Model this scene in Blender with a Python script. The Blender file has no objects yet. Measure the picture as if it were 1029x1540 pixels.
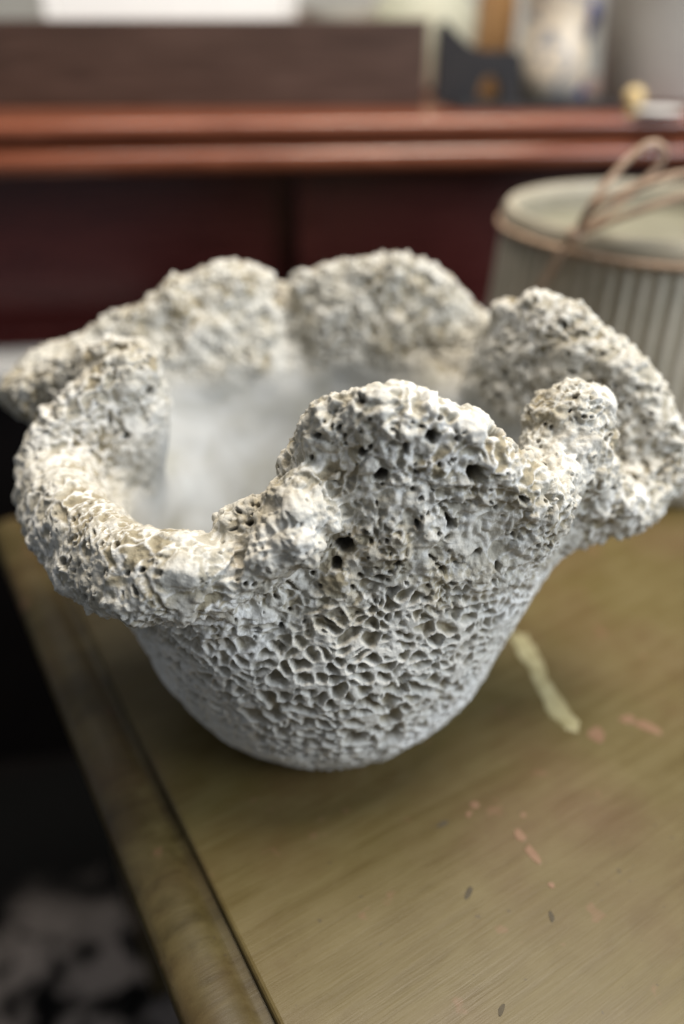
import bpy, bmesh, math, random
import numpy as np
from mathutils import Vector, Matrix

SC = bpy.context.scene
COL = SC.collection
R = math.radians

# ------------------------------------------------------------------ camera
cam_d = bpy.data.cameras.new('camera')
cam = bpy.data.objects.new('camera', cam_d)
COL.objects.link(cam)
cam.location = (0, 0, 0.36)
cam.rotation_euler = (R(58), 0, 0)
cam_d.sensor_fit = 'VERTICAL'
cam_d.sensor_height = 36
cam_d.lens = 26.88
cam_d.clip_start = 0.01
cam_d.clip_end = 50
cam_d.dof.use_dof = True
cam_d.dof.focus_distance = 0.336
cam_d.dof.aperture_fstop = 1.9
SC.camera = cam

# ------------------------------------------------------------------ world and lamps
W = bpy.data.worlds.new('World')
SC.world = W
W.use_nodes = True
W.node_tree.nodes['Background'].inputs[0].default_value = (0.86, 0.92, 1.0, 1)
W.node_tree.nodes['Background'].inputs[1].default_value = 0.20


def area(name, loc, target, sx, sy, power, col):
    d = bpy.data.lights.new(name, 'AREA')
    d.shape = 'RECTANGLE'
    d.size, d.size_y = sx, sy
    d.energy = power
    d.color = col
    o = bpy.data.objects.new(name, d)
    COL.objects.link(o)
    o.location = loc
    o.rotation_euler = (Vector(target) - Vector(loc)).to_track_quat('-Z', 'Y').to_euler()
    return o


area('ceiling_lamp', (0.50, 0.52, 2.0), (0, 0.36, 0.1), 0.8, 0.8, 50, (1.0, 0.91, 0.78))
area('window_light', (1.55, -0.28, 1.0), (0, 0.36, 0.1), 1.0, 1.0, 34, (0.82, 0.90, 1.0))
area('shelf_fill', (-0.25, 0.95, 1.35), (-0.2, 1.5, 0.4), 0.5, 0.5, 9, (1.0, 0.94, 0.86))  # unseen fill added to brighten the white things on the shelf
VS = SC.view_settings
VS.view_transform = 'Standard'
VS.look = 'None'
VS.exposure = 0.06
VS.gamma = 1.0

rng = random.Random(7)


# ------------------------------------------------------------------ helpers
def link(name, me, mat=None, parent=None, smooth=True):
    o = bpy.data.objects.new(name, me)
    COL.objects.link(o)
    if mat:
        me.materials.append(mat)
    if parent:
        o.parent = parent
    if smooth:
        me.polygons.foreach_set('use_smooth', [True] * len(me.polygons))
    return o


def from_bm(name, bm, mat=None, parent=None, smooth=False):
    me = bpy.data.meshes.new(name)
    bm.normal_update()
    bm.to_mesh(me)
    bm.free()
    return link(name, me, mat, parent, smooth)


def tag(o, label=None, cat=None, group=None, kind=None):
    if label:
        o['label'] = label
    if cat:
        o['category'] = cat
    if group:
        o['group'] = group
    if kind:
        o['kind'] = kind
    return o


def empty(name, loc, rz=0.0):
    o = bpy.data.objects.new(name, None)
    COL.objects.link(o)
    o.location = loc
    o.rotation_euler = (0, 0, rz)
    o.empty_display_size = 0.02
    return o


def box(name, x0, x1, y0, y1, z0, z1, mat, parent=None, bev=0.002, seg=2):
    bm = bmesh.new()
    bmesh.ops.create_cube(bm, size=1)
    for v in bm.verts:
        v.co = Vector(((x0 + x1) / 2 + v.co.x * (x1 - x0), (y0 + y1) / 2 + v.co.y * (y1 - y0),
                       (z0 + z1) / 2 + v.co.z * (z1 - z0)))
    if bev > 0:
        bmesh.ops.bevel(bm, geom=bm.edges[:], offset=bev, segments=seg, profile=0.5, affect='EDGES')
    return from_bm(name, bm, mat, parent)


def extrude_profile(name, prof, x0, x1, mat, parent=None, axis='x', n=1, smooth=True):
    """closed profile of (d, z) swept straight along x (or y)"""
    bm = bmesh.new()
    rings = []
    for k in range(n + 1):
        t = x0 + (x1 - x0) * k / n
        rings.append([bm.verts.new((t, d, z) if axis == 'x' else (d, t, z)) for d, z in prof])
    m = len(prof)
    for k in range(n):
        for i in range(m):
            j = (i + 1) % m
            bm.faces.new((rings[k][i], rings[k][j], rings[k + 1][j], rings[k + 1][i]))
    bm.faces.new(rings[0][::-1])
    bm.faces.new(rings[-1])
    bmesh.ops.recalc_face_normals(bm, faces=bm.faces[:])
    o = from_bm(name, bm, mat, parent, smooth)
    if smooth:
        o.data.set_sharp_from_angle(angle=R(40))
    return o


def lathe(name, prof, mat, parent=None, seg=64, loc=(0, 0, 0), rib=None, cap=True):
    bm = bmesh.new()
    rings = []
    for r, z in prof:
        ring = []
        for k in range(seg):
            a = 2 * math.pi * k / seg
            rr = r + (rib(a, z) if rib else 0)
            ring.append(bm.verts.new((loc[0] + rr * math.cos(a), loc[1] + rr * math.sin(a), loc[2] + z)))
        rings.append(ring)
    for i in range(len(prof) - 1):
        for k in range(seg):
            j = (k + 1) % seg
            bm.faces.new((rings[i][k], rings[i][j], rings[i + 1][j], rings[i + 1][k]))
    if cap:
        bm.faces.new(rings[0][::-1])
        bm.faces.new(rings[-1])
    o = from_bm(name, bm, mat, parent, True)
    o.data.set_sharp_from_angle(angle=R(50))
    return o


def catmull(pts, n, closed=False):
    pts = [Vector(p) for p in pts]
    out = []
    m = len(pts)
    for i in range(m if closed else m - 1):
        if closed:
            a, b, c, d = pts[i - 1], pts[i], pts[(i + 1) % m], pts[(i + 2) % m]
        else:
            a, b, c, d = pts[max(i - 1, 0)], pts[i], pts[i + 1], pts[min(i + 2, m - 1)]
        for k in range(n):
            t = k / n
            out.append(0.5 * ((2 * b) + (c - a) * t + (2 * a - 5 * b + 4 * c - d) * t * t
                              + (3 * b - a - 3 * c + d) * t * t * t))
    if not closed:
        out.append(pts[-1])
    return out


def tube(name, pts, rad, mat, parent=None, closed=False, seg=10, n=10, flat=1.0):
    c = catmull(pts, n, closed)
    bm = bmesh.new()
    rings = []
    m = len(c)
    up = Vector((0, 0, 1))
    for i, p in enumerate(c):
        if closed:
            t = c[(i + 1) % m] - c[i - 1]
        else:
            t = c[min(i + 1, m - 1)] - c[max(i - 1, 0)]
        t.normalize()
        s = t.cross(up)
        if s.length < 0.05:
            s = t.cross(Vector((0, 1, 0)))
        s.normalize()
        w = s.cross(t)
        tw = i * 0.35
        ring = []
        for k in range(seg):
            a = 2 * math.pi * k / seg
            rr = rad * (1 + 0.12 * math.sin(3 * (a + tw)))
            ring.append(bm.verts.new(p + s * math.cos(a) * rr * flat + w * math.sin(a) * rr))
        rings.append(ring)
    for i in range(m if closed else m - 1):
        for k in range(seg):
            j = (k + 1) % seg
            bm.faces.new((rings[i][k], rings[i][j], rings[(i + 1) % m][j], rings[(i + 1) % m][k]))
    if not closed:
        bm.faces.new(rings[0][::-1])
        bm.faces.new(rings[-1])
    bmesh.ops.recalc_face_normals(bm, faces=bm.faces[:])
    return from_bm(name, bm, mat, parent, True)


# ------------------------------------------------------------------ materials
class NT:
    def __init__(self, name):
        self.m = bpy.data.materials.new(name)
        self.m.use_nodes = True
        self.t = self.m.node_tree
        self.b = self.t.nodes['Principled BSDF']

    def n(self, typ, **kw):
        x = self.t.nodes.new(typ)
        for k, v in kw.items():
            setattr(x, k, v)
        return x

    def l(self, a, b):
        self.t.links.new(a, b)

    def coord(self, scale=(1, 1, 1), rot=(0, 0, 0), out='Object'):
        tc = self.n('ShaderNodeTexCoord')
        mp = self.n('ShaderNodeMapping')
        mp.inputs['Scale'].default_value = scale
        mp.inputs['Rotation'].default_value = rot
        self.l(tc.outputs[out], mp.inputs[0])
        return mp.outputs[0]

    def noise(self, vec, scale, detail=6, rough=0.55, dist=0.0):
        x = self.n('ShaderNodeTexNoise')
        x.inputs['Scale'].default_value = scale
        x.inputs['Detail'].default_value = detail
        x.inputs['Roughness'].default_value = rough
        x.inputs['Distortion'].default_value = dist
        self.l(vec, x.inputs['Vector'])
        return x.outputs[0]

    def ramp(self, fac, stops):
        x = self.n('ShaderNodeValToRGB')
        e = x.color_ramp.elements
        while len(e) < len(stops):
            e.new(0.5)
        for i, (p, c) in enumerate(stops):
            e[i].position = p
            e[i].color = (c, c, c, 1) if isinstance(c, (int, float)) else (*c, 1)
        self.l(fac, x.inputs[0])
        return x.outputs[0]

    def mix(self, fac, a, b, typ='MIX'):
        x = self.n('ShaderNodeMix', data_type='RGBA', blend_type=typ)
        for s, v in ((x.inputs['Factor'], fac), (x.inputs['A'], a), (x.inputs['B'], b)):
            if hasattr(v, 'links'):
                self.l(v, s)
            elif isinstance(v, (int, float)):
                s.default_value = v
            else:
                s.default_value = (*v, 1)
        return x.outputs['Result']

    def math(self, op, a, b=0.0):
        x = self.n('ShaderNodeMath', operation=op)
        for s, v in ((x.inputs[0], a), (x.inputs[1], b)):
            if hasattr(v, 'links'):
                self.l(v, s)
            else:
                s.default_value = v
        return x.outputs[0]

    def bump(self, h, strength=0.3, dist=0.001):
        x = self.n('ShaderNodeBump')
        x.inputs['Strength'].default_value = strength
        x.inputs['Distance'].default_value = dist
        self.l(h, x.inputs['Height'])
        self.l(x.outputs[0], self.b.inputs['Normal'])

    def out(self, col=None, rough=None, spec=None):
        for key, v in (('Base Color', col), ('Roughness', rough), ('Specular IOR Level', spec)):
            if v is None:
                continue
            s = self.b.inputs[key]
            if hasattr(v, 'links'):
                self.l(v, s)
            elif isinstance(v, (int, float)):
                s.default_value = v
            else:
                s.default_value = (*v, 1)
        return self.m


def plain(name, c1, c2, scale=20, rough=0.5, spec=0.5, stretch=(1, 1, 1), bump=0.0):
    t = NT(name)
    v = t.coord(stretch)
    f = t.noise(v, scale, 5)
    t.out(t.ramp(f, [(0.3, c1), (0.7, c2)]), rough, spec)
    if bump:
        t.bump(f, bump, 0.001)
    return t.m


def lining_colour(t):
    f = t.noise(t.coord(), 30, 5, 0.55, 0.6)
    return t.ramp(f, [(0.3, (0.33, 0.325, 0.29)), (0.5, (0.40, 0.40, 0.385)), (0.72, (0.47, 0.48, 0.475))])


def mat_coral():
    t = NT('bleached_coral_stone')
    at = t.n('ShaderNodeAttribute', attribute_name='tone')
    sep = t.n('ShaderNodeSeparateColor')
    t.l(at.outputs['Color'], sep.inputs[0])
    ridge, dirt_shade, hole_shade = sep.outputs[0], sep.outputs[1], sep.outputs[2]
    v = t.coord()
    f1 = t.noise(v, 700, 4)
    f2 = t.noise(v, 90, 5, 0.6)
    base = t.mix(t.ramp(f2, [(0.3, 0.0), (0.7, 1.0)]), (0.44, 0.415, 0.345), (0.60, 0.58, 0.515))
    c = t.mix(dirt_shade, base, (0.335, 0.290, 0.200))  # tan silt, plus the shade of the pits painted into the colour
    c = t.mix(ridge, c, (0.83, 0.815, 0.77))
    c = t.mix(hole_shade, c, (0.085, 0.075, 0.058))  # painted shade, near black down in the holes
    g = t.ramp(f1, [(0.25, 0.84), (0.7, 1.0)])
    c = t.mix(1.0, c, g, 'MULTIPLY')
    pol = t.n('ShaderNodeAttribute', attribute_name='polish')
    c = t.mix(pol.outputs['Fac'], c, lining_colour(t))
    t.out(c, 0.85, 0.25)
    h = t.math('ADD', t.noise(v, 1100, 3), t.math('MULTIPLY', t.noise(v, 420, 4), 1.6))
    t.bump(h, 0.55, 0.0006)
    return t.m


def mat_lining():
    t = NT('smooth_pale_lining')
    t.out(lining_colour(t), 0.6, 0.4)
    t.bump(t.noise(t.coord(), 160, 4), 0.2, 0.001)
    return t.m


def mat_table(name, a, b, c3, wear=(0.11, 0.06, 0.03)):
    t = NT(name)
    g = t.coord((1.2, 14, 14))
    v = t.coord()
    f = t.noise(g, 9, 7, 0.6, 0.4)
    fine = t.noise(t.coord((3, 60, 60)), 10, 5, 0.65)
    cl = t.noise(v, 9, 4, 0.5)
    col = t.ramp(f, [(0.25, a), (0.5, b), (0.75, c3)])
    col = t.mix(t.ramp(cl, [(0.42, 0.0), (0.68, 0.55)]), col, wear)
    col = t.mix(0.12, col, t.ramp(fine, [(0.3, (0.4, 0.4, 0.4)), (0.7, (1, 1, 1))]), 'MULTIPLY')
    sm = t.noise(t.coord((3, 4, 4)), 11, 5, 0.6, 0.3)
    col = t.mix(t.ramp(sm, [(0.42, 0.0), (0.70, 0.40)]), col, (0.150, 0.118, 0.050))
    sp = t.noise(v, 55, 3, 0.5)
    col = t.mix(t.ramp(sp, [(0.66, 0.0), (0.72, 0.35)]), col, (0.20, 0.10, 0.06))
    scr = t.noise(t.coord((1, 1, 1)), 210, 2, 0.4)
    col = t.mix(t.ramp(scr, [(0.72, 0.0), (0.76, 0.5)]), col, (0.05, 0.035, 0.02))
    r = t.ramp(f, [(0.2, 0.34), (0.8, 0.50)])
    t.out(col, r, 0.42)
    t.bump(t.math('ADD', fine, f), 0.10, 0.001)
    return t.m


def mat_wood(name, dark, mid, lite, rough=0.28, spec=0.5, stretch=(1.2, 16, 16)):
    t = NT(name)
    f = t.noise(t.coord(stretch), 7, 7, 0.6, 0.8)
    col = t.ramp(f, [(0.25, dark), (0.5, mid), (0.78, lite)])
    t.out(col, t.ramp(f, [(0.2, rough * 0.8), (0.8, rough * 1.3)]), spec)
    t.bump(f, 0.08, 0.001)
    return t.m


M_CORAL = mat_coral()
M_LINE = mat_lining()
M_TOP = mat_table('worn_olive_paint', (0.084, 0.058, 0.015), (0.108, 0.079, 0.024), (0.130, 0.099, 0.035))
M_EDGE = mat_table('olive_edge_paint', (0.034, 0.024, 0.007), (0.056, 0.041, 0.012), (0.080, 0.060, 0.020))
M_PLINTH = plain('blackened_plinth', (0.004, 0.003, 0.003), (0.007, 0.005, 0.005), 10, 0.8, 0.1)
M_MAHOG = mat_wood('polished_mahogany', (0.05, 0.009, 0.008), (0.085, 0.016, 0.013), (0.13, 0.028, 0.021))
M_SHELF = mat_wood('worn_mahogany_shelf', (0.13, 0.037, 0.018), (0.20, 0.062, 0.031), (0.28, 0.098, 0.054), 0.18)
M_DARKW = mat_wood('dark_walnut', (0.028, 0.014, 0.009), (0.056, 0.029, 0.019), (0.090, 0.050, 0.036), 0.5)

# ------------------------------------------------------------------ setting
def mat_floor():
    t = NT('dark_stained_floor')
    f = t.noise(t.coord((1, 10, 1)), 6, 6)
    t.out(t.ramp(f, [(0.3, (0.003, 0.003, 0.003)), (0.7, (0.006, 0.005, 0.005))]), 0.8, 0.05)
    return t.m


box('floor', -3, 3, -1.5, 2.4, -0.76, -0.72, mat_floor(), None, 0)['kind'] = 'structure'
box('wall', -3, 3, 2.30, 2.38, -0.72, 1.6, plain('grey_plaster', (0.36, 0.35, 0.31), (0.46, 0.45, 0.41), 12, 0.8),
    None, 0)['kind'] = 'structure'


def mat_rug():
    t = NT('black_and_grey_wool')
    v = t.coord()
    f = t.noise(v, 17, 4, 0.55, 0.3)
    dist = t.n('ShaderNodeVectorMath', operation='DISTANCE')
    t.l(v, dist.inputs[0])
    dist.inputs[1].default_value = (-0.36, 0.46, -0.711)
    reach = t.math('ADD', dist.outputs['Value'], t.math('MULTIPLY', t.noise(v, 9, 3), 0.16))
    field = t.ramp(reach, [(0.20, 1.0), (0.32, 0.0)])                # the pattern sits in a plain dark border
    pat = t.math('MULTIPLY', t.ramp(f, [(0.42, 0.0), (0.54, 1.0)]), field)
    col = t.mix(pat, (0.004, 0.004, 0.004), (0.24, 0.21, 0.195))
    fine = t.noise(v, 300, 3)
    col = t.mix(0.5, col, t.ramp(fine, [(0.3, 0.4), (0.7, 1.0)]), 'MULTIPLY')
    t.out(col, 0.95, 0.1)
    t.bump(fine, 0.8, 0.006)
    return t.m


def make_rug():
    bm = bmesh.new()
    n = 48
    top, bot = [], []
    for k in range(n):
        a = 2 * math.pi * k / n
        r = 1 + 0.10 * math.sin(3 * a + 0.6) + 0.07 * math.sin(5 * a + 1.1)
        x, y = -0.50 + 0.60 * r * math.cos(a), 0.40 + 0.50 * r * math.sin(a)
        top.append(bm.verts.new((x, y, -0.711)))
        bot.append(bm.verts.new((x * 1.004, y * 1.004, -0.7198)))
    bm.faces.new(top)
    for k in range(n):
        j = (k + 1) % n
        bm.faces.new((bot[k], bot[j], top[j], top[k]))
    o = from_bm('rug', bm, mat_rug())
    tag(o, 'black rug with blotchy grey patches on the dark floor beside the table', 'rug')


make_rug()

# ------------------------------------------------------------------ green table (local x runs along the boards)
TROT = R(31.07)
table = empty('side_table', (0, 0, 0), TROT)
tag(table, 'worn olive green painted wooden table under the coral pot', 'table')
Y0, Y1, X1 = -0.42, 0.635, 0.86
box('top_board', 0.0600, X1, Y0, Y1, -0.022, 0, M_TOP, table, 0.0024, 3)
# groove bed and the half-round moulding along the left end
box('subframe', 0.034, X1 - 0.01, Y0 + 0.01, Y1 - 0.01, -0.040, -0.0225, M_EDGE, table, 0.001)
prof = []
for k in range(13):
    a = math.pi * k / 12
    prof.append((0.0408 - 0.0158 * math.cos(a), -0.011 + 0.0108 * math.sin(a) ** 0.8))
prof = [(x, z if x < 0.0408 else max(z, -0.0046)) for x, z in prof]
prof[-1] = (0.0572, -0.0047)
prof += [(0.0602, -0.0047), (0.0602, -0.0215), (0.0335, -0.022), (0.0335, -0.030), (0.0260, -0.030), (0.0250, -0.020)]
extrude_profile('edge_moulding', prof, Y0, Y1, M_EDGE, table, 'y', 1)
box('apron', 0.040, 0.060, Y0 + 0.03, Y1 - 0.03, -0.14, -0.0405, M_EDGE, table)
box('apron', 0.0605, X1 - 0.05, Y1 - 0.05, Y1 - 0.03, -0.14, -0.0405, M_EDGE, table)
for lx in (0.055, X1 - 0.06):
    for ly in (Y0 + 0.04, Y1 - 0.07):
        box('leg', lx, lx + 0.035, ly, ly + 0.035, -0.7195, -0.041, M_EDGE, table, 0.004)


def blot(name, pts, z, mat, th=0.0006, n=5):
    """a thin raised dab of paint on the table, closed outline in world x, y"""
    c = catmull([(x, y, 0) for x, y in pts], n, True)
    bm = bmesh.new()
    top = [bm.verts.new((p.x, p.y, z + th)) for p in c]
    ctr = sum((p for p in c), Vector()) / len(c)
    bot = [bm.verts.new((p.x + (p.x - ctr.x) * 0.06, p.y + (p.y - ctr.y) * 0.06, z + 0.00005)) for p in c]
    bm.faces.new(top)
    m = len(c)
    for k in range(m):
        j = (k + 1) % m
        bm.faces.new((bot[k], bot[j], top[j], top[k]))
    bmesh.ops.recalc_face_normals(bm, faces=bm.faces[:])
    o = from_bm(name, bm, mat, None)
    o.parent = table
    o.matrix_parent_inverse = Matrix.Rotation(-TROT, 4, 'Z')
    return o


M_YEL = plain('pale_yellow_paint', (0.26, 0.225, 0.105), (0.42, 0.38, 0.22), 110, 0.5)
M_RED = plain('faded_red_paint', (0.18, 0.092, 0.05), (0.205, 0.12, 0.066), 150, 0.5)
M_NICK = plain('dark_nick', (0.055, 0.042, 0.022), (0.075, 0.058, 0.032), 150, 0.7)
drip = [(0.1185, 0.409), (0.1240, 0.413), (0.1310, 0.410), (0.1340, 0.392), (0.1355, 0.370), (0.1405, 0.350), (0.1455, 0.333),
        (0.1425, 0.3255), (0.1365, 0.3275), (0.1305, 0.338), (0.1265, 0.356), (0.1245, 0.378), (0.1205, 0.394)]
rag = []
for k, (x, y) in enumerate(drip):
    x2, y2 = drip[(k + 1) % len(drip)]
    for m_ in range(3):
        f = m_ / 3
        rag.append((x + (x2 - x) * f + rng.uniform(-0.0011, 0.0011), y + (y2 - y) * f + rng.uniform(-0.0015, 0.0015)))
d = blot('paint_drip', rag, 0, M_YEL, 0.0005, 3)
d['label'] = 'pale yellow paint drip'
for (x, y, sx, sy, an) in [(0.154, 0.322, 0.009, 0.006, 0.5), (0.187, 0.328, 0.011, 0.0035, -0.5), (0.176, 0.334, 0.005, 0.003, 0.2),
                           (0.0733, 0.2719, 0.0035, 0.003, 0), (0.0945, 0.2535, 0.003, 0.004, 0.5),
                           (0.0985, 0.2425, 0.0022, 0.006, 0.45), (0.1044, 0.2246, 0.002, 0.0024, 0), (0.0690, 0.266, 0.002, 0.0035, -0.6),
                           (0.0985, 0.2650, 0.0022, 0.0016, 0)]:
    pts = []
    for k in range(7):
        a = 2 * math.pi * k / 7
        q = rng.uniform(0.55, 1.2)
        px, py = sx * q * math.cos(a), sy * q * math.sin(a)
        pts.append((x + px * math.cos(an) - py * math.sin(an), y + px * math.sin(an) + py * math.cos(an)))
    blot('paint_chip', pts, 0, M_RED, 0.00025)
for (x, y, sx, sy, an) in [(0.0623, 0.22, 0.0016, 0.0038, -0.5), (0.0694, 0.167, 0.0012, 0.004, -0.5), (0.0536, 0.2594, 0.0035, 0.0016, 0.5),
                           (0.1006, 0.2083, 0.0012, 0.003, 0)]:
    pts = []
    for k in range(6):
        a = 2 * math.pi * k / 6
        q = rng.uniform(0.6, 1.2)
        px, py = sx * q * math.cos(a), sy * q * math.sin(a)
        pts.append((x + px * math.cos(an) - py * math.sin(an), y + px * math.sin(an) + py * math.cos(an)))
    blot('dark_nick', pts, 0, M_NICK, 0.0002)

# ------------------------------------------------------------------ coral pot
F32 = np.float32


def _hash(ix, iy, iz, seed):
    h = (ix.astype(np.uint32) * np.uint32(374761393) + iy.astype(np.uint32) * np.uint32(668265263)
         + iz.astype(np.uint32) * np.uint32(2147483647 - 58) + np.uint32((seed * 974634777) & 0xffffffff))
    h = (h ^ (h >> np.uint32(13))) * np.uint32(1274126177)
    h = (h ^ (h >> np.uint32(16))) * np.uint32(2246822519)
    return h ^ (h >> np.uint32(15))


def _u(h):
    return (h >> np.uint32(8)).astype(F32) * F32(1 / 16777216.0)


def vnoise(P, freq, seed=0):
    """smooth value noise, -1..1"""
    Q = (P * freq).astype(F32)
    I = np.floor(Q)
    f = Q - I
    f = f * f * f * (f * (f * 6 - 15) + 10)
    I = I.astype(np.int32)
    r = 0
    for dx in (0, 1):
        wx = f[:, 0] if dx else 1 - f[:, 0]
        for dy in (0, 1):
            wy_ = f[:, 1] if dy else 1 - f[:, 1]
            for dz in (0, 1):
                wz = f[:, 2] if dz else 1 - f[:, 2]
                r = r + wx * wy_ * wz * _u(_hash(I[:, 0] + dx, I[:, 1] + dy, I[:, 2] + dz, seed))
    return r * 2 - 1


def fbm(P, freq, octv=3, seed=0, gain=0.5):
    a, s, r = 1.0, 0.0, 0
    for k in range(octv):
        r = r + a * vnoise(P + 0.137 * k, freq * 2.03 ** k, seed + k)
        s += a
        a *= gain
    return r / s


def worley(P, seed=0):
    """distances to the nearest and second nearest feature, and a random number per cell"""
    Q = P.astype(F32)
    I = np.floor(Q).astype(np.int32)
    fr = Q - I
    n = len(Q)
    F1 = np.full(n, 9, F32)
    F2 = np.full(n, 9, F32)
    rid = np.zeros(n, F32)
    for dx in (-1, 0, 1):
        for dy in (-1, 0, 1):
            for dz in (-1, 0, 1):
                h = _hash(I[:, 0] + dx, I[:, 1] + dy, I[:, 2] + dz, seed)
                jx = _u(h)
                h2 = (h ^ np.uint32(0x9e3779b9)) * np.uint32(2654435761)
                jy = _u(h2 ^ (h2 >> np.uint32(14)))
                h3 = (h2 ^ np.uint32(0x85ebca6b)) * np.uint32(3266489917)
                h3 = h3 ^ (h3 >> np.uint32(13))
                jz = _u(h3)
                d2 = (dx + jx - fr[:, 0]) ** 2 + (dy + jy - fr[:, 1]) ** 2 + (dz + jz - fr[:, 2]) ** 2
                m1 = d2 < F1
                F2 = np.where(m1, F1, np.minimum(F2, d2))
                rid = np.where(m1, _u(h3 * np.uint32(747796405)), rid)
                F1 = np.where(m1, d2, F1)
    return np.sqrt(F1), np.sqrt(F2), rid


def sstep(a, b, x):
    t = np.clip((x - a) / (b - a), 0, 1)
    return t * t * (3 - 2 * t)


# rim stations, clockwise from the front lobe: x, y, z of the lip, angle of the body below it, lift of the flange
ST = [
    (0.0125, 0.2930, 0.2385, -78, 0.0, 0.0120),      # front lobe, top
    (-0.0155, 0.3020, 0.2245, -93, 0.0, 0.0120),
    (-0.0240, 0.2920, 0.1990, -101, 0.0, 0.0125),
    (-0.0285, 0.2820, 0.177, -108, 0.003, 0.0140),  # nose where the lip folds back
    (-0.0460, 0.2660, 0.172, -117, 0.014, 0.0145),
    (-0.0730, 0.2620, 0.167, -127, 0.022, 0.0145),  # front left spout
    (-0.1070, 0.2720, 0.159, -139, 0.024, 0.0145),
    (-0.1440, 0.3110, 0.158, -154, 0.024, 0.0145),
    (-0.1700, 0.3600, 0.166, -170, 0.018, 0.0140),
    (-0.1510, 0.3800, 0.197, 177, 0.004, 0.0140),
    (-0.1120, 0.3950, 0.222, 168, 0.0, 0.0145),     # left fold
    (-0.1500, 0.4200, 0.208, 160, 0.0, 0.0140),
    (-0.1970, 0.4240, 0.186, 154, 0.004, 0.0150),   # left back spout
    (-0.1900, 0.4560, 0.190, 147, 0.006, 0.0115),
    (-0.1540, 0.4760, 0.205, 139, 0.003, 0.0110),
    (-0.1230, 0.4850, 0.218, 130, 0.0, 0.0110),
    (-0.0770, 0.5010, 0.236, 117, 0.0, 0.0110),     # back left lobe
    (-0.0540, 0.5170, 0.226, 109, 0.0, 0.0110),
    (-0.0400, 0.5320, 0.211, 103, 0.002, 0.0110),
    (-0.0140, 0.5130, 0.229, 93, 0.0, 0.0110),
    (0.0220, 0.5020, 0.240, 81, 0.0, 0.0110),       # back lobe
    (0.0560, 0.5100, 0.233, 69, 0.0, 0.0110),
    (0.0900, 0.5130, 0.206, 56, 0.002, 0.0110),
    (0.1040, 0.4860, 0.202, 46, 0.002, 0.0110),
    (0.1010, 0.4460, 0.224, 36, 0.0, 0.0120),
    (0.1170, 0.4240, 0.237, 27, 0.0, 0.0125),       # back right lobe
    (0.1440, 0.4060, 0.224, 18, 0.0, 0.0125),
    (0.1720, 0.3850, 0.198, 9, 0.003, 0.0125),
    (0.1900, 0.3690, 0.164, 0, 0.006, 0.0135),      # right spout
    (0.1600, 0.3470, 0.156, -9, 0.006, 0.0140),
    (0.1280, 0.3420, 0.188, -15, 0.0, 0.0145),
    (0.1120, 0.3390, 0.213, -22, 0.0, 0.0150),      # small fold on the right
    (0.1000, 0.3220, 0.2010, -31, 0.0, 0.0140),
    (0.0990, 0.3000, 0.1880, -40, 0.002, 0.0135),
    (0.0735, 0.2930, 0.2085, -51, 0.0, 0.0125),
    (0.0440, 0.2890, 0.2305, -64, 0.0, 0.0120),
]
CX, CY = -0.010, 0.369


def pcat(vals, per, t):
    """periodic Catmull-Rom through vals at t (in station units)"""
    n = len(vals)
    v = np.asarray(vals, float)
    i = np.floor(t).astype(int)
    f = (t - i)[:, None]

    def g(k):
        w = np.floor_divide(i + k, n)
        return v[(i + k) % n] + w[:, None] * per
    a, b, c, d_ = g(-1), g(0), g(1), g(2)
    return 0.5 * (2 * b + (c - a) * f + (2 * a - 5 * b + 4 * c - d_) * f ** 2 + (3 * b - a - 3 * c + d_) * f ** 3)


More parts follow.
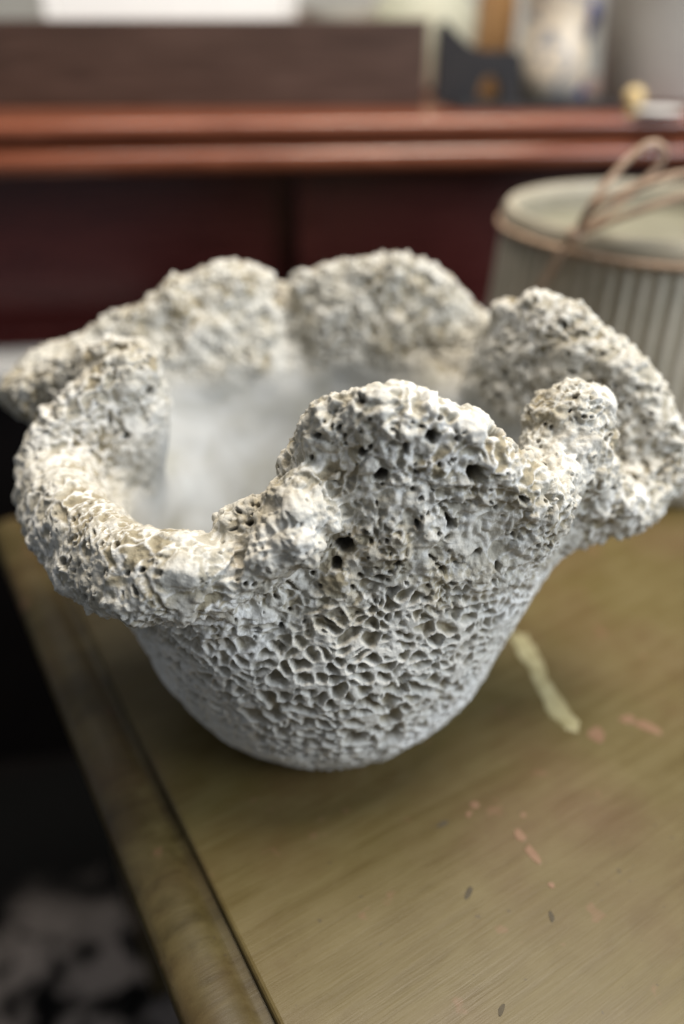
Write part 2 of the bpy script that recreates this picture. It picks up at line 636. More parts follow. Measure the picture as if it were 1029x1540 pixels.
def pot_grid(NS, NO, NI, NA):
    n = len(ST)
    phis = [ST[0][3]]
    for s in ST[1:]:
        p = s[3]
        while p > phis[-1]:
            p -= 360
        phis.append(p)
    vals = [(s[0], s[1], s[2], p, s[4], s[5]) for s, p in zip(ST, phis)]
    per = np.array([0, 0, 0, -360.0, 0, 0])
    tt = np.linspace(0, n, 6001)
    c = pcat(vals, per, tt)
    # spacing along the rim: finer towards the camera
    seg = np.linalg.norm(np.diff(c[:, :3], axis=0), axis=1)
    mid = (c[1:, 1] + c[:-1, 1]) / 2
    wgt = np.where(mid < 0.44, 1.0, 0.42)
    wgt = np.convolve(np.r_[wgt[-60:], wgt, wgt[:60]], np.ones(121) / 121, 'valid')
    ang = np.abs(np.diff(c[:, 3])) * math.pi / 180 * 0.10
    cum = np.r_[0, np.cumsum((0.7 * seg + 0.3 * ang) * wgt)]
    ts = np.interp(np.linspace(0, cum[-1], NS, endpoint=False), cum, tt)
    c = pcat(vals, per, ts)
    E = c[:, :3]
    ph = np.radians(c[:, 3])
    lift, the = np.maximum(c[:, 4], 0), c[:, 5]
    ur = np.stack([np.cos(ph), np.sin(ph), 0 * ph], 1)
    ctr = np.array([CX, CY, 0])

    def ring(r, z):
        return ctr + ur * np.asarray(r).reshape(-1, 1) + np.array([0, 0, 1.0]) * np.asarray(z).reshape(-1, 1)
    one = np.ones(len(ph))
    eb = np.linalg.norm(E[:, :2] - ctr[:2], axis=1)
    Nn = ring(0.1035 * one - 0.0035 * np.exp(-((np.degrees(ph) + 82) / 34) ** 2) + 0.10 * (eb - 0.125), 0.098 * one)
    P0, P1 = ring(0.0655 * one, 0.011 * one), ring(0.0880 * one, 0.047 * one)
    Cc = Nn * 0.46 + E * 0.54
    Cc[:, 2] += lift + 0.004
    dirE = (Nn - E) / np.linalg.norm(Nn - E, axis=1)[:, None]
    the = the * 1.06
    E = E + dirE * (the * 0.9)[:, None]
    K = [P0 - (P1 - P0), P0, P1, Nn, Cc, E, E + (E - Cc) * 0.6]
    # dense centre sheet
    dense = []
    for s in range(1, 5):
        a, b, c_, d_ = K[s - 1], K[s], K[s + 1], K[s + 2]
        for k in range(60):
            f = k / 60
            dense.append(0.5 * (2 * b + (c_ - a) * f + (2 * a - 5 * b + 4 * c_ - d_) * f ** 2 + (3 * b - a - 3 * c_ + d_) * f ** 3))
    dense.append(E)
    D = np.array(dense)                                  # (241, NS, 3)
    # low down the wall is round: folds fade out towards the base
    nd = D.shape[1]
    fr_ = np.fft.rfftfreq(nd) * 2 * math.pi
    for k in range(len(D) - 1):
        sg = 70 * (1 - sstep(0.30, 0.82, k / (len(D) - 1)))
        if sg < 0.5:
            continue
        rm = float(np.mean(((D[k] - ctr) * ur).sum(1)))
        dev = D[k] - (ctr + ur * rm)
        D[k] = ctr + ur * rm + np.fft.irfft(np.fft.rfft(dev, axis=0) * np.exp(-0.5 * (sg * fr_) ** 2)[:, None], nd, axis=0)
    L = np.r_[0, np.cumsum(np.linalg.norm(np.diff(D, axis=0), axis=2).mean(1))]
    L /= L[-1]

    def resample(q):
        idx = np.interp(q, L, np.arange(len(L)))
        i = np.minimum(idx.astype(int), len(L) - 2)
        f = (idx - i)[:, None, None]
        return D[i] * (1 - f) + D[i + 1] * f
    qo = np.linspace(0, 1, NO)
    S = resample(qo)
    dq = np.gradient(S, axis=0)
    ds = (np.roll(S, -1, 1) - np.roll(S, 1, 1))
    Nr = np.cross(ds, dq)
    Nr /= np.linalg.norm(Nr, axis=2)[:, :, None]
    # outward: away from the axis low down
    if (Nr[5] * ur).sum() < 0:
        Nr = -Nr
    for _ in range(20):
        Nr = (Nr + np.roll(Nr, 1, 1) + np.roll(Nr, -1, 1)) / 3
    Nr /= np.linalg.norm(Nr, axis=2)[:, :, None]
    wq = sstep(0.45, 0.9, qo)[:, None]
    th = (0.0122 * (1 - wq) + the[None, :] * wq)[:, :, None]
    out = S + Nr * th
    qi = np.linspace(1, 0, NI)
    S2 = resample(qi)
    ii = np.interp(qi, qo, np.arange(NO))
    N2 = Nr[np.round(ii).astype(int)]
    wq = sstep(0.45, 0.9, qi)[:, None]
    th2 = (0.0122 * (1 - wq) + the[None, :] * wq)[:, :, None]
    inn = S2 - N2 * th2
    # rounded lip between the two sheets
    T = (S[-1] - S[-3])
    T /= np.linalg.norm(T, axis=1)[:, None]
    cap = []
    NC = 50
    for k in range(1, NC):
        a = math.pi * k / NC
        cap.append(S[-1] + Nr[-1] * (the * math.cos(a))[:, None] + T * (the * math.sin(a))[:, None])
    cap = np.array(cap)
    # foot: from the outer wall in under the base; floor of the cavity
    foot = []
    for r, z in ((0.0, -0.0012), (0.030, -0.0012), (0.060, -0.0012), (0.070, -0.0010), (0.0755, 0.0015)):
        foot.append(ring(r * one, z * one))
    foot = np.array(foot)
    flo = []
    for r in (0.044, 0.024, 0.0):
        flo.append(ring(r * one, 0.012 * one))
    flo = np.array(flo)
    # rough shell: outer wall, lip and the rough top of the inner wall, evenly spaced along every column
    ki = int(np.argmax(qi < QCUT))
    A = np.concatenate([out, cap, inn[:ki + 1]], 0)
    qa = np.r_[qo, 1 + 0.02 * np.sin(np.pi * np.arange(1, NC) / NC), qi[:ki + 1]]
    sa = np.r_[np.zeros(NO), np.arange(1, NC) / NC, np.ones(ki + 1)]
    ln = np.linalg.norm(np.diff(A, axis=0), axis=2)
    cum = np.concatenate([np.zeros((1, ln.shape[1])), np.cumsum(ln, 0)], 0)
    cum /= cum[-1]
    u = np.linspace(0, 1, NA)
    A2 = np.empty((NA, A.shape[1], 3))
    Q2 = np.empty((NA, A.shape[1]))
    S2_ = np.empty((NA, A.shape[1]))
    for k in range(A.shape[1]):
        for ax in range(3):
            A2[:, k, ax] = np.interp(u, cum[:, k], A[:, k, ax])
        Q2[:, k] = np.interp(u, cum[:, k], qa)
        S2_[:, k] = np.interp(u, cum[:, k], sa)
    B = inn[ki + 1::3]
    ns = A.shape[1]
    rows = np.concatenate([foot, A2, B, flo], 0)

    for _ in range(6):
        rows[5:-3] = (np.roll(rows[5:-3], 1, 1) + rows[5:-3] + np.roll(rows[5:-3], -1, 1)) / 3

    def full(v, m):
        return np.repeat(np.asarray(v, float).reshape(-1, 1) * np.ones((m, 1)), ns, 1)
    q = np.concatenate([full(-0.02, len(foot)), Q2, np.repeat(qi[ki + 1::3][:, None], ns, 1), full(-0.02, len(flo))], 0)
    side = np.concatenate([full(0, len(foot)), S2_, full(1, len(B) + len(flo))], 0)
    return rows, q, side, len(foot) + NA - 1


QCUT = 0.68


# holes that can be singled out in the photograph: centre, radius, depth
SPOTS = [
    (-0.041, 0.2770, 0.1740, 0.0036, -0.0060),
    (0.0147, 0.2760, 0.2050, 0.0050, -0.0100),
    (0.0556, 0.2770, 0.2055, 0.0056, -0.0085),
    (0.0351, 0.2770, 0.2230, 0.0042, -0.0080),
    (0.0466, 0.2780, 0.2150, 0.0036, -0.0080),
    (0.0638, 0.2745, 0.2170, 0.0030, -0.0070),
    (0.0010, 0.2722, 0.1730, 0.0056, -0.0090),
    (-0.0020, 0.2695, 0.1640, 0.0050, -0.0085),
    (0.0123, 0.2795, 0.2170, 0.0034, -0.0060),
    (-0.0020, 0.2857, 0.2079, 0.0030, -0.0060),
]
# thick knuckles of the lip: centre, radius
KNUCKLES = [
    ((-0.0690, 0.5000, 0.2210), 0.0140), ((-0.0830, 0.4980, 0.2180), 0.0130), ((0.0340, 0.4990, 0.2330), 0.0120),
    ((-0.0250, 0.5120, 0.2180), 0.0120),
    ((-0.0162, 0.3000, 0.2003), 0.0115), ((-0.0193, 0.2970, 0.1912), 0.0115), ((-0.0242, 0.2940, 0.1826), 0.0115),
    ((-0.0309, 0.2910, 0.1750), 0.0115), ((-0.0393, 0.2880, 0.1694), 0.0115), ((-0.0490, 0.2860, 0.1653), 0.0115),
    ((-0.0470, 0.2830, 0.1730), 0.0125), ((-0.0400, 0.2840, 0.1760), 0.0130), ((-0.0330, 0.2850, 0.1800), 0.0130), ((-0.0270, 0.2850, 0.1830), 0.0135), ((-0.0220, 0.2840, 0.1880), 0.0135),
    ((-0.0150, 0.2830, 0.1960), 0.0120), ((-0.0100, 0.2760, 0.1860), 0.0120), ((-0.0180, 0.2740, 0.1880), 0.0130), ((-0.0260, 0.2740, 0.1810), 0.0130),
    ((-0.0210, 0.2820, 0.1760), 0.0135), ((-0.0280, 0.2800, 0.1700), 0.0135),
    ((-0.0300, 0.2690, 0.1730), 0.0135), ((-0.0190, 0.2680, 0.1790), 0.0130), ((0.1110, 0.3380, 0.2050), 0.0165), ((0.1180, 0.3410, 0.2030), 0.0145), ((0.1190, 0.3360, 0.1900), 0.0150),
    ((0.1000, 0.3310, 0.1920), 0.0150), ((0.1100, 0.3300, 0.1900), 0.0160), ((0.1180, 0.3320, 0.1770), 0.0150), ((0.1040, 0.3220, 0.1800), 0.0150), ((0.1000, 0.3370, 0.2030), 0.0150), ((0.1080, 0.3340, 0.1980), 0.0155), ((0.1060, 0.3260, 0.1850), 0.0145),
    ((0.1130, 0.3300, 0.1760), 0.0140), ((0.0990, 0.3120, 0.1850), 0.0130),
]
NOSE = [((-0.018, 0.260, 0.187), 0.0160), ((-0.032, 0.262, 0.178), 0.0120), ((0.108, 0.318, 0.192), 0.0150)]


def make_pot():
    from mathutils.kdtree import KDTree
    # 1. the smooth form: thick ruffled sheet, rolled lip and knuckles, fused and softened
    NS0 = 520
    G, q, side, cut = pot_grid(NS0, 160, 160, 230)
    nr0 = len(G)
    v0 = G.reshape(-1, 3)
    a = (np.arange(nr0 - 1)[:, None] * NS0 + np.arange(NS0)[None, :])
    b = (np.arange(nr0 - 1)[:, None] * NS0 + (np.arange(NS0)[None, :] + 1) % NS0)
    quads = np.stack([a, a + NS0, b + NS0, b], 2).reshape(-1, 4)
    bm = bmesh.new()
    bmesh.ops.create_icosphere(bm, subdivisions=2, radius=1)
    bm.verts.ensure_lookup_table()
    sv = np.array([v.co[:] for v in bm.verts])
    sf = np.array([[v.index for v in f.verts] for f in bm.faces])
    bm.free()
    verts = [v0]
    faces = [tuple(f) for f in quads.tolist()]
    off = len(v0)
    for c0, r0 in KNUCKLES:
        verts.append(sv * r0 + np.array(c0))
        faces += [tuple(f) for f in (sf + off).tolist()]
        off += len(sv)
    tm = bpy.data.meshes.new('form')
    tm.from_pydata(np.concatenate(verts).tolist(), [], faces)
    to = bpy.data.objects.new('form', tm)
    COL.objects.link(to)
    md = to.modifiers.new('fuse', 'REMESH')
    md.mode = 'VOXEL'
    md.voxel_size = VOX
    ms = to.modifiers.new('soften', 'SMOOTH')
    ms.factor = 0.5
    ms.iterations = 26
    dgr = bpy.context.evaluated_depsgraph_get()
    fm = bpy.data.meshes.new_from_object(to.evaluated_get(dgr))
    bpy.data.objects.remove(to)
    bpy.data.meshes.remove(tm)
    n = len(fm.vertices)
    P = np.empty(n * 3, F32)
    fm.vertices.foreach_get('co', P)
    P = P.reshape(-1, 3).astype(float)
    NN = np.empty(n * 3, F32)
    fm.vertex_normals.foreach_get('vector', NN)
    NN = NN.reshape(-1, 3).astype(float)
    FV = np.empty(len(fm.loops), np.int32)
    fm.loops.foreach_get('vertex_index', FV)
    nf = len(fm.polygons)
    assert len(FV) == nf * 4
    FV = FV.reshape(-1, 4)
    bpy.data.meshes.remove(fm)
    # 2. where on the wall each point lies
    sub = np.arange(len(v0)).reshape(nr0, NS0)[::2, ::3].ravel()
    kd = KDTree(len(sub))
    for k, p in zip(sub.tolist(), v0[sub].tolist()):
        kd.insert(p, k)
    kd.balance()
    find = kd.find
    near = np.array([find(p)[1] for p in P.tolist()])
    Q = q.ravel()[near]
    SD = side.ravel()[near]
    z = P[:, 2]
    # 3. relief
    warp = np.stack([vnoise(P, 95, 11), vnoise(P, 95, 12), vnoise(P, 95, 13)], 1)
    warp2 = np.stack([vnoise(P, 300, 14), vnoise(P, 300, 15), vnoise(P, 300, 16)], 1)
    Pw = P + warp * 0.0030 + warp2 * 0.0008
    edge_n = fbm(P, 40, 3, 21)
    outer = (1 - sstep(0.02, 0.25, SD))
    lip = sstep(0.54, 0.76, Q + 0.16 * edge_n)                       # 1 on the flange, 0 on the body
    inside = sstep(0.7, 1.0, SD)
    smooth_in = inside * np.maximum(1 - sstep(0.65, 0.73, Q + 0.05 * edge_n),
                                    (1 - sstep(0.160, 0.186, z + 0.010 * edge_n)) * sstep(0.36, 0.40, P[:, 1]))
    body = outer * (1 - lip)
    rough = (1 - smooth_in)
    footm = sstep(0.0, 0.006, z) * (1 - (NN[:, 2] < -0.9))
    disp = (fbm(P, 34, 2, 31) * 0.0032 + fbm(P, 75, 2, 33) * (0.0018 + 0.0016 * sstep(0.40, 0.46, P[:, 1]))) * (0.35 + 0.65 * lip)
    # honeycomb on the body
    f1, f2, ra = worley(Pw * np.array([1 / 0.0079, 1 / 0.0079, 1 / 0.0066]), 1)
    e1 = f2 - f1
    tilt = 0.5
    x, y, zz = Pw[:, 0], Pw[:, 1], Pw[:, 2]
    cb = np.stack([(x * math.cos(tilt) - zz * math.sin(tilt)) / 0.0125, y / 0.0085,
                   (x * math.sin(tilt) + zz * math.cos(tilt)) / 0.0068], 1)
    g1, g2, rb = worley(cb, 2)
    e2 = (g2 - g1) * 1.2
    mk = sstep(-0.15, 0.25, vnoise(P, 26, 41) - 0.15 + 0.20 * np.clip(-(P[:, 0] + 0.01) / 0.08, -1, 1)) * 0.6
    e = e1 * (1 - mk) + e2 * mk
    rc = np.where(mk > 0.5, rb, ra)
    pit = sstep(0.10, 0.32, e)
    wall = 1 - sstep(0.10, 0.26, e)
    disp_body = (-pit * (0.0033 + 0.0046 * rc) * (1.30 - 0.30 * sstep(0.03, 0.09, z)) + 0.0015 + vnoise(P, 420, 51) * 0.0003 + vnoise(P, 800, 52) * 0.00015
                 + wall * 0.0005 * vnoise(P, 160, 53))
    # crust on the lip
    h1, h2, hr = worley(Pw / 0.0088, 4)
    rr = np.where(hr > 0.5, 0.11 + 0.20 * (hr - 0.5) / 0.5, 0.0)
    hole1 = 1 - sstep(0.6, 1.0, h1 / np.maximum(rr, 1e-3))
    k1, k2, kr = worley(Pw / 0.0047, 5)
    rk = np.where(kr > 0.45, 0.15 + 0.22 * (kr - 0.45) / 0.55, 0.0)
    hole2 = 1 - sstep(0.5, 1.0, k1 / np.maximum(rk, 1e-3))
    Pl = Pw + warp2 * 0.0018 + warp * 0.0020
    b1, b2, br = worley(Pl / 0.0060, 6)
    c1, c2, cr = worley(Pl / 0.0105, 7)
    big = sstep(-0.10, 0.15, vnoise(P, 62, 91))                      # patches of small and of large knobs
    b1, b2, br = b1 * (1 - big) + c1 * big, b2 * (1 - big) + c2 * big, np.where(big > 0.5, cr, br)
    open_w = 0.35 + 0.65 * sstep(-0.25, 0.2, vnoise(P, 55, 92))      # and patches where the pockets are filled with silt
    dome = 1 - np.clip(b1 / 0.80, 0, 1) ** 2
    dome2 = 1 - np.clip(k1 / 0.85, 0, 1) ** 2
    blob = (1 - sstep(0.05, 0.55, b1)) * sstep(0.35, 0.7, br)
    mesh_w = 1 - sstep(0.03, 0.20, b2 - b1)                          # thin crests left between the pockets
    pocket = sstep(0.58, 0.76, br)                                   # some cells are pockets, the others knobs
    cl = (dome * 0.0019) * pocket - (1 - pocket) * sstep(0.08, 0.50, b2 - b1) * 0.0024 * open_w + dome2 * 0.0011 \
        + fbm(P, 130, 3, 61) * 0.0022 + vnoise(P, 420, 65) * 0.0005 + vnoise(P, 820, 66) * 0.0002
    crest = np.clip(mesh_w * (1 - pocket) + dome * pocket * 0.8, 0, 1)
    nose = np.zeros(n)
    for c0, rad in NOSE:
        nose = np.maximum(nose, np.exp(-((P - np.array(c0) + warp * 0.003) ** 2).sum(1) / rad ** 2))
    calm = 1 - 0.8 * nose
    lipc = cl * (1 - 0.55 * nose) - (hole1 * 0.0085 + hole2 * 0.0042) * calm - 0.0010
    disp = disp + disp_body * body + lipc * (1 - body) * (1 - 0.35 * inside)
    hole_shade = np.clip(hole1 * 0.95 + hole2 * 0.75, 0, 1) * (1 - body) * rough * calm
    for (px, py, pz, rad, hgt) in SPOTS:
        dd = np.sqrt(((P - np.array([px, py, pz]) + warp2 * 0.0016 + warp * 0.0016) ** 2).sum(1)) / rad
        m = (1 - sstep(0.55, 1.0, dd / 0.82)) * (1 - sstep(0.6, 0.9, SD))
        disp += m * hgt
        hole_shade = np.maximum(hole_shade, m)
    disp = disp * rough * footm + smooth_in * (vnoise(P, 60, 71) * 0.0008)
    V = P + NN * disp[:, None]
    V[:, 2] = np.maximum(V[:, 2], 0.0002)
    # stone colours: chalky crests, tan silt, and shade painted into pits and holes
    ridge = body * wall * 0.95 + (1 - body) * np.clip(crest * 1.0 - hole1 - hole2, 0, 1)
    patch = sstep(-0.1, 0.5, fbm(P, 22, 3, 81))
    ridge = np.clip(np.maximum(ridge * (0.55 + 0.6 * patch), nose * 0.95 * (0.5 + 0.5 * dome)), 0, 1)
    dirt_shade = np.clip(sstep(-0.15, 0.40, fbm(P, 52, 4, 83)) * (0.25 + 0.65 * lip) + body * pit * 0.85 + (1 - body) * (1 - crest) * 0.40, 0, 1)  # random silt, plus painted shade in pits and between crests
    tone = np.stack([ridge, dirt_shade, np.clip(hole_shade, 0, 1), np.ones(n)], 1).astype(F32)

    pot = empty('coral_pot', (CX, CY, 0))
    tag(pot, 'ruffled white coral stone pot with pitted walls on the green table', 'pot')
    V = (V - np.array([CX, CY, 0])).astype(F32)
    lin_face = smooth_in[FV].min(1) > 0.97

    def build(name, fv, mat):
        used = np.unique(fv)
        remap = np.zeros(n, np.int32)
        remap[used] = np.arange(len(used), dtype=np.int32)
        fq = remap[fv]
        me = bpy.data.meshes.new(name)
        me.vertices.add(len(used))
        me.vertices.foreach_set('co', V[used].ravel())
        me.loops.add(fq.size)
        me.loops.foreach_set('vertex_index', np.ascontiguousarray(fq).ravel())
        me.polygons.add(len(fq))
        me.polygons.foreach_set('loop_start', np.arange(0, fq.size, 4, dtype=np.int32))
        me.polygons.foreach_set('use_smooth', np.ones(len(fq), bool))
        me.update(calc_edges=True)
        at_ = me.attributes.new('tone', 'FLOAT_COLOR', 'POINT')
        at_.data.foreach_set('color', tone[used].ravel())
        a2 = me.attributes.new('polish', 'FLOAT', 'POINT')
        a2.data.foreach_set('value', smooth_in[used].astype(F32))
        me.validate()
        o = bpy.data.objects.new(name, me)
        COL.objects.link(o)
        me.materials.append(mat)
        o.parent = pot
        return o
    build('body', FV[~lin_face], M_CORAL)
    ln = build('inner_lining', FV[lin_face], M_LINE)
    ln['label'] = 'smooth pale grey inner wall'


VOX = 0.00074
make_pot()

# ------------------------------------------------------------------ ribbed container with twine bow
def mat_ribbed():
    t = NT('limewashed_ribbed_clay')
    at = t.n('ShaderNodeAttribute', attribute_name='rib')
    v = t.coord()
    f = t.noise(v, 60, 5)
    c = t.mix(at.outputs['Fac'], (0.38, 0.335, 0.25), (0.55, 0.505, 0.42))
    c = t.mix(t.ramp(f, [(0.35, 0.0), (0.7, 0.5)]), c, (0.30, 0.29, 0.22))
    t.out(c, 0.6, 0.4)
    t.bump(f, 0.2, 0.001)
    return t.m


BX, BY = 0.299, 0.738
cont = empty('ribbed_container', (BX, BY, 0.0))
tag(cont, 'grey ribbed clay container tied with twine behind the coral pot', 'container')
NR = 72
prof = [(0.05, 0.001), (0.152, 0.001), (0.1575, 0.005)]
for k in range(24):
    zz = 0.010 + 0.193 * k / 23
    prof.append((0.1605 - 0.0125 * (k / 23), zz))
prof += [(0.1465, 0.2065)]
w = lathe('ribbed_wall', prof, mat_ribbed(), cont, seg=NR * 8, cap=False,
          rib=lambda a, z: (0.0016 * math.cos(a * NR) * (0.7 + 0.5 * math.sin(a * 17.0) * math.sin(a * 5.0)) if 0.008 < z < 0.205 else 0.0))
me = w.data
at = me.attributes.new('rib', 'FLOAT', 'POINT')
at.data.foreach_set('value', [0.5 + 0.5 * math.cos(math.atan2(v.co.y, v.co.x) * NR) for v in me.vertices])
M_RIM = plain('limewashed_rim', (0.34, 0.30, 0.22), (0.46, 0.415, 0.325), 50, 0.5)
lathe('rim', [(0.1385, 0.2060), (0.1475, 0.2068), (0.1495, 0.213), (0.1490, 0.222), (0.1455, 0.2270), (0.1405, 0.2262), (0.1385, 0.222),
              (0.1380, 0.214), (0.1385, 0.2060)], M_RIM, cont, 96, cap=False)
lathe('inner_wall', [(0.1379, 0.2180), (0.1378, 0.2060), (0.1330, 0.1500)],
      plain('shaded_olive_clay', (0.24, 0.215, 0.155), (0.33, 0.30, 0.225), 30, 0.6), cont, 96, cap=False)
lathe('wax_fill', [(0.02, 0.1900), (0.1360, 0.1900), (0.1355, 0.2010), (0.06, 0.2030), (0.001, 0.2025)],
      plain('pale_olive_wax', (0.17, 0.16, 0.11), (0.27, 0.255, 0.185), 25, 0.35), cont, 64)
M_TWINE = plain('pinkish_jute', (0.33, 0.22, 0.15), (0.45, 0.33, 0.24), 400, 0.85, 0.2, (1, 1, 1), 0.3)
bm_pts = []
for k in range(36):
    a = 2 * math.pi * k / 36
    bm_pts.append((0.1515 * math.cos(a), 0.1515 * math.sin(a), 0.2100 + 0.001 * math.sin(4 * a)))
tube('twine_band', bm_pts, 0.0026, M_TWINE, cont, True, 8, 4)


def rel(*p):
    return [(x - 0.291, y - 0.735, z - 0.004) for x, y, z in p]


knot = (0.1765, 0.6270, 0.2290)
lathe('knot', [(0.001, -0.0065), (0.005, -0.005), (0.0068, 0), (0.005, 0.005), (0.001, 0.0065)], M_TWINE, cont, 14,
      (knot[0] - 0.291, knot[1] - 0.735, knot[2] - 0.004))
tube('bow_loop', rel(knot, (0.1823, 0.615, 0.2541), (0.1983, 0.620, 0.2765), (0.2195, 0.625, 0.2944), (0.2352, 0.630, 0.2889),
                     (0.2286, 0.630, 0.2729), (0.2034, 0.622, 0.2519), knot), 0.0027, M_TWINE, cont, False, 8, 8)
tube('bow_loop', rel(knot, (0.1868, 0.610, 0.2550), (0.2106, 0.600, 0.2694), (0.2404, 0.595, 0.2790), (0.2689, 0.600, 0.2783),
                     (0.2551, 0.600, 0.2658), (0.2159, 0.605, 0.2512), knot), 0.0027, M_TWINE, cont, False, 8, 8)
tube('twine_end', rel(knot, (0.1705, 0.632, 0.2165), (0.1630, 0.641, 0.1931), (0.1550, 0.6525, 0.1663), (0.1480, 0.664, 0.1327)),
     0.0030, M_TWINE, cont, False, 8, 6)

# ------------------------------------------------------------------ mahogany cabinet behind
cab = empty('mahogany_cabinet', (-0.39, 0.95, 0), R(7))
tag(cab, 'polished red mahogany cabinet with a moulded shelf edge behind the table', 'cabinet')
XA, XB = -0.9, 1.9
ZT = 0.2765
box('shelf_board', XA, XB, 0.02, 0.95, 0.240, ZT, M_SHELF, cab, 0.001)


def nose(y, z0, z1, d, n=8):
    return [(y - d * math.sin(math.pi * k / n), z0 + (z1 - z0) * (1 - math.cos(math.pi * k / n)) / 2) for k in range(n + 1)]


extrude_profile('edge_moulding', [(0.0195, 0.2555)] + nose(0.004, 0.2562, 0.2762, 0.008) + [(0.0195, 0.2768)], XA, XB, M_SHELF, cab)
extrude_profile('edge_moulding', [(0.0195, 0.2190)] + nose(0.006, 0.2195, 0.2470, 0.014) + [(0.011, 0.2485), (0.0195, 0.2550)], XA, XB, M_SHELF, cab)
box('soffit', XA, XB, 0.0205, 0.26, 0.226, 0.2395, M_MAHOG, cab, 0.001)
box('back_panel', XA, 0.345, 0.165, 0.18, -0.12, 0.2255, M_MAHOG, cab, 0.001)
box('back_panel', 0.815, XB, 0.165, 0.18, -0.12, 0.2255, M_MAHOG, cab, 0.001)
box('door_panel', 0.385, 0.775, 0.135, 0.15, -0.12, 0.2255, M_MAHOG, cab, 0.001)
box('stile', 0.345, 0.385, 0.130, 0.18, -0.12, 0.2255, M_MAHOG, cab, 0.003)
box('stile', 0.775, 0.815, 0.130, 0.18, -0.12, 0.2255, M_MAHOG, cab, 0.003)
box('lower_rail', XA, XB, 0.104, 0.1345, -0.14, 0.006, M_MAHOG, cab, 0.004)
box('base', XA, XB, 0.155, 0.9, -0.7195, -0.121, M_MAHOG, cab, 0.002)
box('plinth', XA, XB, 0.10, 0.1545, -0.7195, -0.141, M_PLINTH, cab, 0.002)

# pale pedestal seen at the left behind the pot
ped = empty('pale_pedestal', (-0.48, 0.93, -0.72), R(7))
tag(ped, 'pale grey stone topped pedestal at the left behind the pot', 'pedestal')
M_PED = plain('pale_grey_stone', (0.42, 0.42, 0.41), (0.52, 0.52, 0.51), 14, 0.5)
box('slab', -0.20, 0.18, -0.02, 0.075, 0.69, 0.715, M_PED, ped, 0.003)
box('column', -0.16, 0.14, -0.01, 0.07, 0.0005, 0.6895, M_PLINTH, ped, 0.004)

# ------------------------------------------------------------------ things on the shelf
ZS = ZT + 0.0004
bx_ = empty('wooden_box', (0.11, 1.15, ZS), R(1.5))
tag(bx_, 'long dark brown wooden box on the red shelf', 'box')
box('front_board', -0.90, 0.0, 0.0, 0.014, 0.0, 0.099, M_DARKW, bx_, 0.0015)
box('back_board', -0.90, 0.0, 0.166, 0.18, 0.0, 0.099, M_DARKW, bx_, 0.0015)
box('side_board', -0.0145, -0.0005, 0.0145, 0.1655, 0.0, 0.0985, M_DARKW, bx_, 0.0015)
box('side_board', -0.8995, -0.8855, 0.0145, 0.1655, 0.0, 0.0985, M_DARKW, bx_, 0.0015)
box('bottom_board', -0.885, -0.015, 0.0145, 0.1655, 0.001, 0.010, M_DARKW, bx_, 0.001)

M_WHITE = plain('white_glaze', (0.76, 0.76, 0.74), (0.84, 0.84, 0.82), 8, 0.3)
M_CREAM = plain('cream_glaze', (0.56, 0.52, 0.42), (0.66, 0.62, 0.52), 14, 0.35)


def vessel(name, loc, prof, mat, label, cat, seg=48):
    o = lathe(name, prof, mat, None, seg)
    o.location = loc
    tag(o, label, cat)
    return o


tr = empty('white_tray', (-0.22, 1.52, ZS))
tag(tr, 'large white tray standing behind the left of the dark wooden box', 'tray')
box('panel', -0.26, 0.13, 0.0, 0.02, 0.002, 0.24, M_WHITE, tr, 0.004)
box('frame', -0.275, -0.261, -0.006, 0.026, 0.0, 0.245, M_WHITE, tr, 0.003)
box('frame', 0.131, 0.145, -0.006, 0.026, 0.0, 0.245, M_WHITE, tr, 0.003)
vessel('cream_bowl', (-0.01, 1.44, ZS), [(0.03, 0), (0.034, 0.004), (0.05, 0.06), (0.066, 0.118), (0.063, 0.118), (0.046, 0.06), (0.02, 0.012)], M_CREAM,
       'cream bowl behind the middle of the dark wooden box', 'bowl')
vessel('pale_jar', (0.135, 1.50, ZS), [(0.05, 0), (0.075, 0.01), (0.09, 0.06), (0.085, 0.12), (0.06, 0.15), (0.062, 0.17), (0.055, 0.17), (0.05, 0.15)],
       plain('pale_olive_glaze', (0.42, 0.42, 0.32), (0.52, 0.52, 0.42), 10, 0.4), 'pale olive jar behind the right end of the dark wooden box', 'jar')


def mat_vase():
    t = NT('cream_and_blue_glaze')
    v = t.coord()
    f = t.noise(v, 30, 2, 0.4, 1.2)
    c = t.mix(t.ramp(f, [(0.56, 0.0), (0.62, 1.0)]), (0.60, 0.52, 0.40), (0.26, 0.26, 0.27))
    t.out(c, 0.3, 0.5)
    return t.m


vessel('ceramic_vase', (0.283, 1.20, ZS + 0.006),
       [(0.025, 0), (0.034, 0.003), (0.043, 0.018), (0.047, 0.036), (0.044, 0.062), (0.039, 0.085), (0.040, 0.110), (0.046, 0.140), (0.048, 0.165),
        (0.036, 0.190), (0.030, 0.21), (0.026, 0.21), (0.030, 0.19)], mat_vase(), 'cream vase with blue grey pattern on the red shelf', 'vase')
vessel('amber_bottle', (0.222, 1.31, ZS), [(0.022, 0), (0.027, 0.003), (0.028, 0.12), (0.020, 0.15), (0.012, 0.165), (0.012, 0.20), (0.009, 0.20)],
       plain('amber_wood', (0.26, 0.14, 0.055), (0.36, 0.21, 0.09), 20, 0.4), 'amber brown bottle behind the cream and blue vase', 'bottle')
vessel('blue_ornament', (0.365, 1.36, ZS), [(0.012, 0), (0.018, 0.004), (0.008, 0.02), (0.008, 0.075), (0.016, 0.088), (0.020, 0.105), (0.016, 0.122), (0.004, 0.13)],
       plain('cobalt_glaze', (0.03, 0.05, 0.30), (0.06, 0.09, 0.42), 20, 0.25), 'small cobalt blue ornament beside the grey crock', 'ornament')
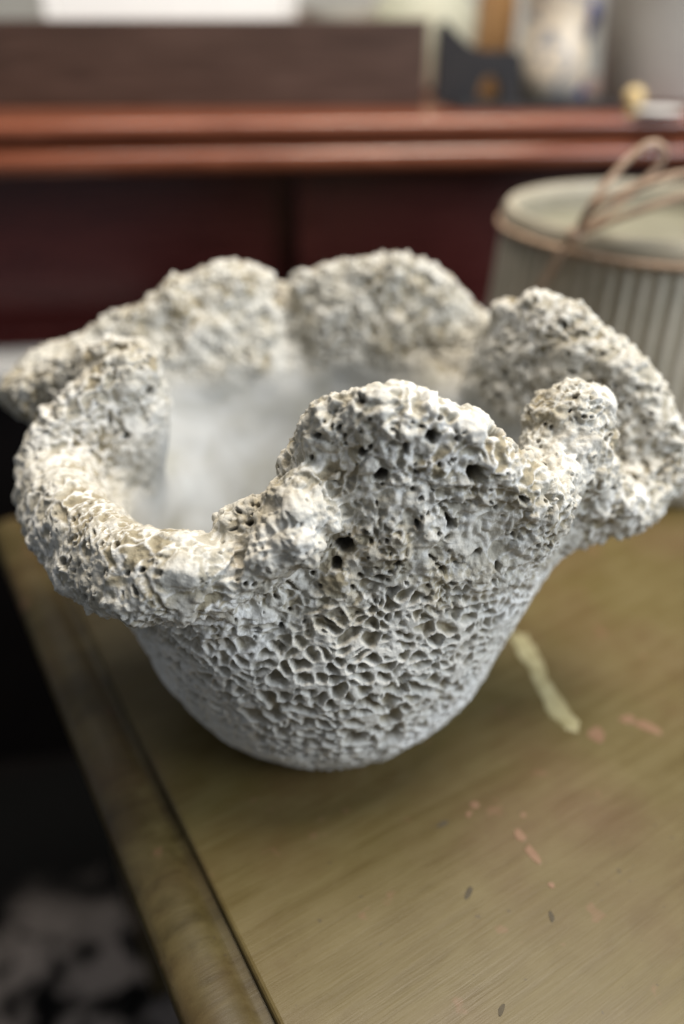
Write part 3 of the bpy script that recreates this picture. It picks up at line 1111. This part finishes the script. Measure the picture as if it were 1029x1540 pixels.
vessel('grey_crock', (0.475, 1.27, ZS), [(0.085, 0), (0.095, 0.004), (0.098, 0.02), (0.106, 0.10), (0.110, 0.20), (0.113, 0.205), (0.108, 0.212), (0.102, 0.20), (0.095, 0.03)],
       plain('grey_stoneware', (0.30, 0.29, 0.27), (0.38, 0.37, 0.345), 10, 0.35), 'large grey stoneware crock at the right end of the shelf', 'crock')
M_BLACK = plain('black_iron', (0.010, 0.010, 0.012), (0.022, 0.020, 0.020), 40, 0.5)
t_ = empty('black_tray', (0.27, 1.17, ZS), R(2))
tag(t_, 'flat black tray under the cream and blue vase', 'tray')
box('plate', -0.125, 0.11, -0.06, 0.10, 0.0, 0.0045, M_BLACK, t_, 0.002)
box('lip', -0.124, 0.109, -0.059, -0.053, 0.0047, 0.0075, M_BLACK, t_, 0.001)
box('lip', -0.124, 0.109, 0.093, 0.099, 0.0047, 0.0075, M_BLACK, t_, 0.001)

# black arched ornament: sloping outline with a round opening
bm = bmesh.new()
outl = [(-0.052, 0), (-0.052, 0.085), (-0.044, 0.093), (-0.030, 0.080), (-0.012, 0.066), (0.006, 0.060), (0.030, 0.060), (0.050, 0.060), (0.060, 0.050),
        (0.060, 0.0), (0.036, 0.0), (0.035, 0.018), (0.026, 0.030), (0.014, 0.031), (0.006, 0.020), (0.004, 0.0)]
fr = [bm.verts.new((x, 0, z)) for x, z in outl]
bk = [bm.verts.new((x, 0.035, z)) for x, z in outl]
bm.faces.new(fr)
bm.faces.new(bk[::-1])
for k in range(len(outl)):
    j = (k + 1) % len(outl)
    bm.faces.new((fr[k], bk[k], bk[j], fr[j]))
bmesh.ops.recalc_face_normals(bm, faces=bm.faces[:])
bmesh.ops.triangulate(bm, faces=[f for f in bm.faces if len(f.verts) > 4])
o = from_bm('iron_ornament', bm, M_BLACK)
o.location = (0.176, 1.155, ZS + 0.0052)
tag(o, 'black iron ornament with an arched opening beside the dark wooden box', 'ornament')
vessel('brass_knob', (0.352, 1.045, ZS), [(0.006, 0), (0.009, 0.002), (0.005, 0.006), (0.009, 0.011), (0.012, 0.019), (0.009, 0.027), (0.001, 0.030)],
       plain('polished_brass', (0.62, 0.45, 0.20), (0.75, 0.58, 0.30), 30, 0.25), 'small brass knob on the shelf in front of the grey crock', 'knob', 24)
vessel('white_saucer', (0.385, 1.045, ZS), [(0.012, 0), (0.016, 0.001), (0.030, 0.0055), (0.029, 0.0065), (0.014, 0.0035), (0.001, 0.003)], M_WHITE,
       'small white saucer beside the brass knob on the shelf', 'saucer', 32)
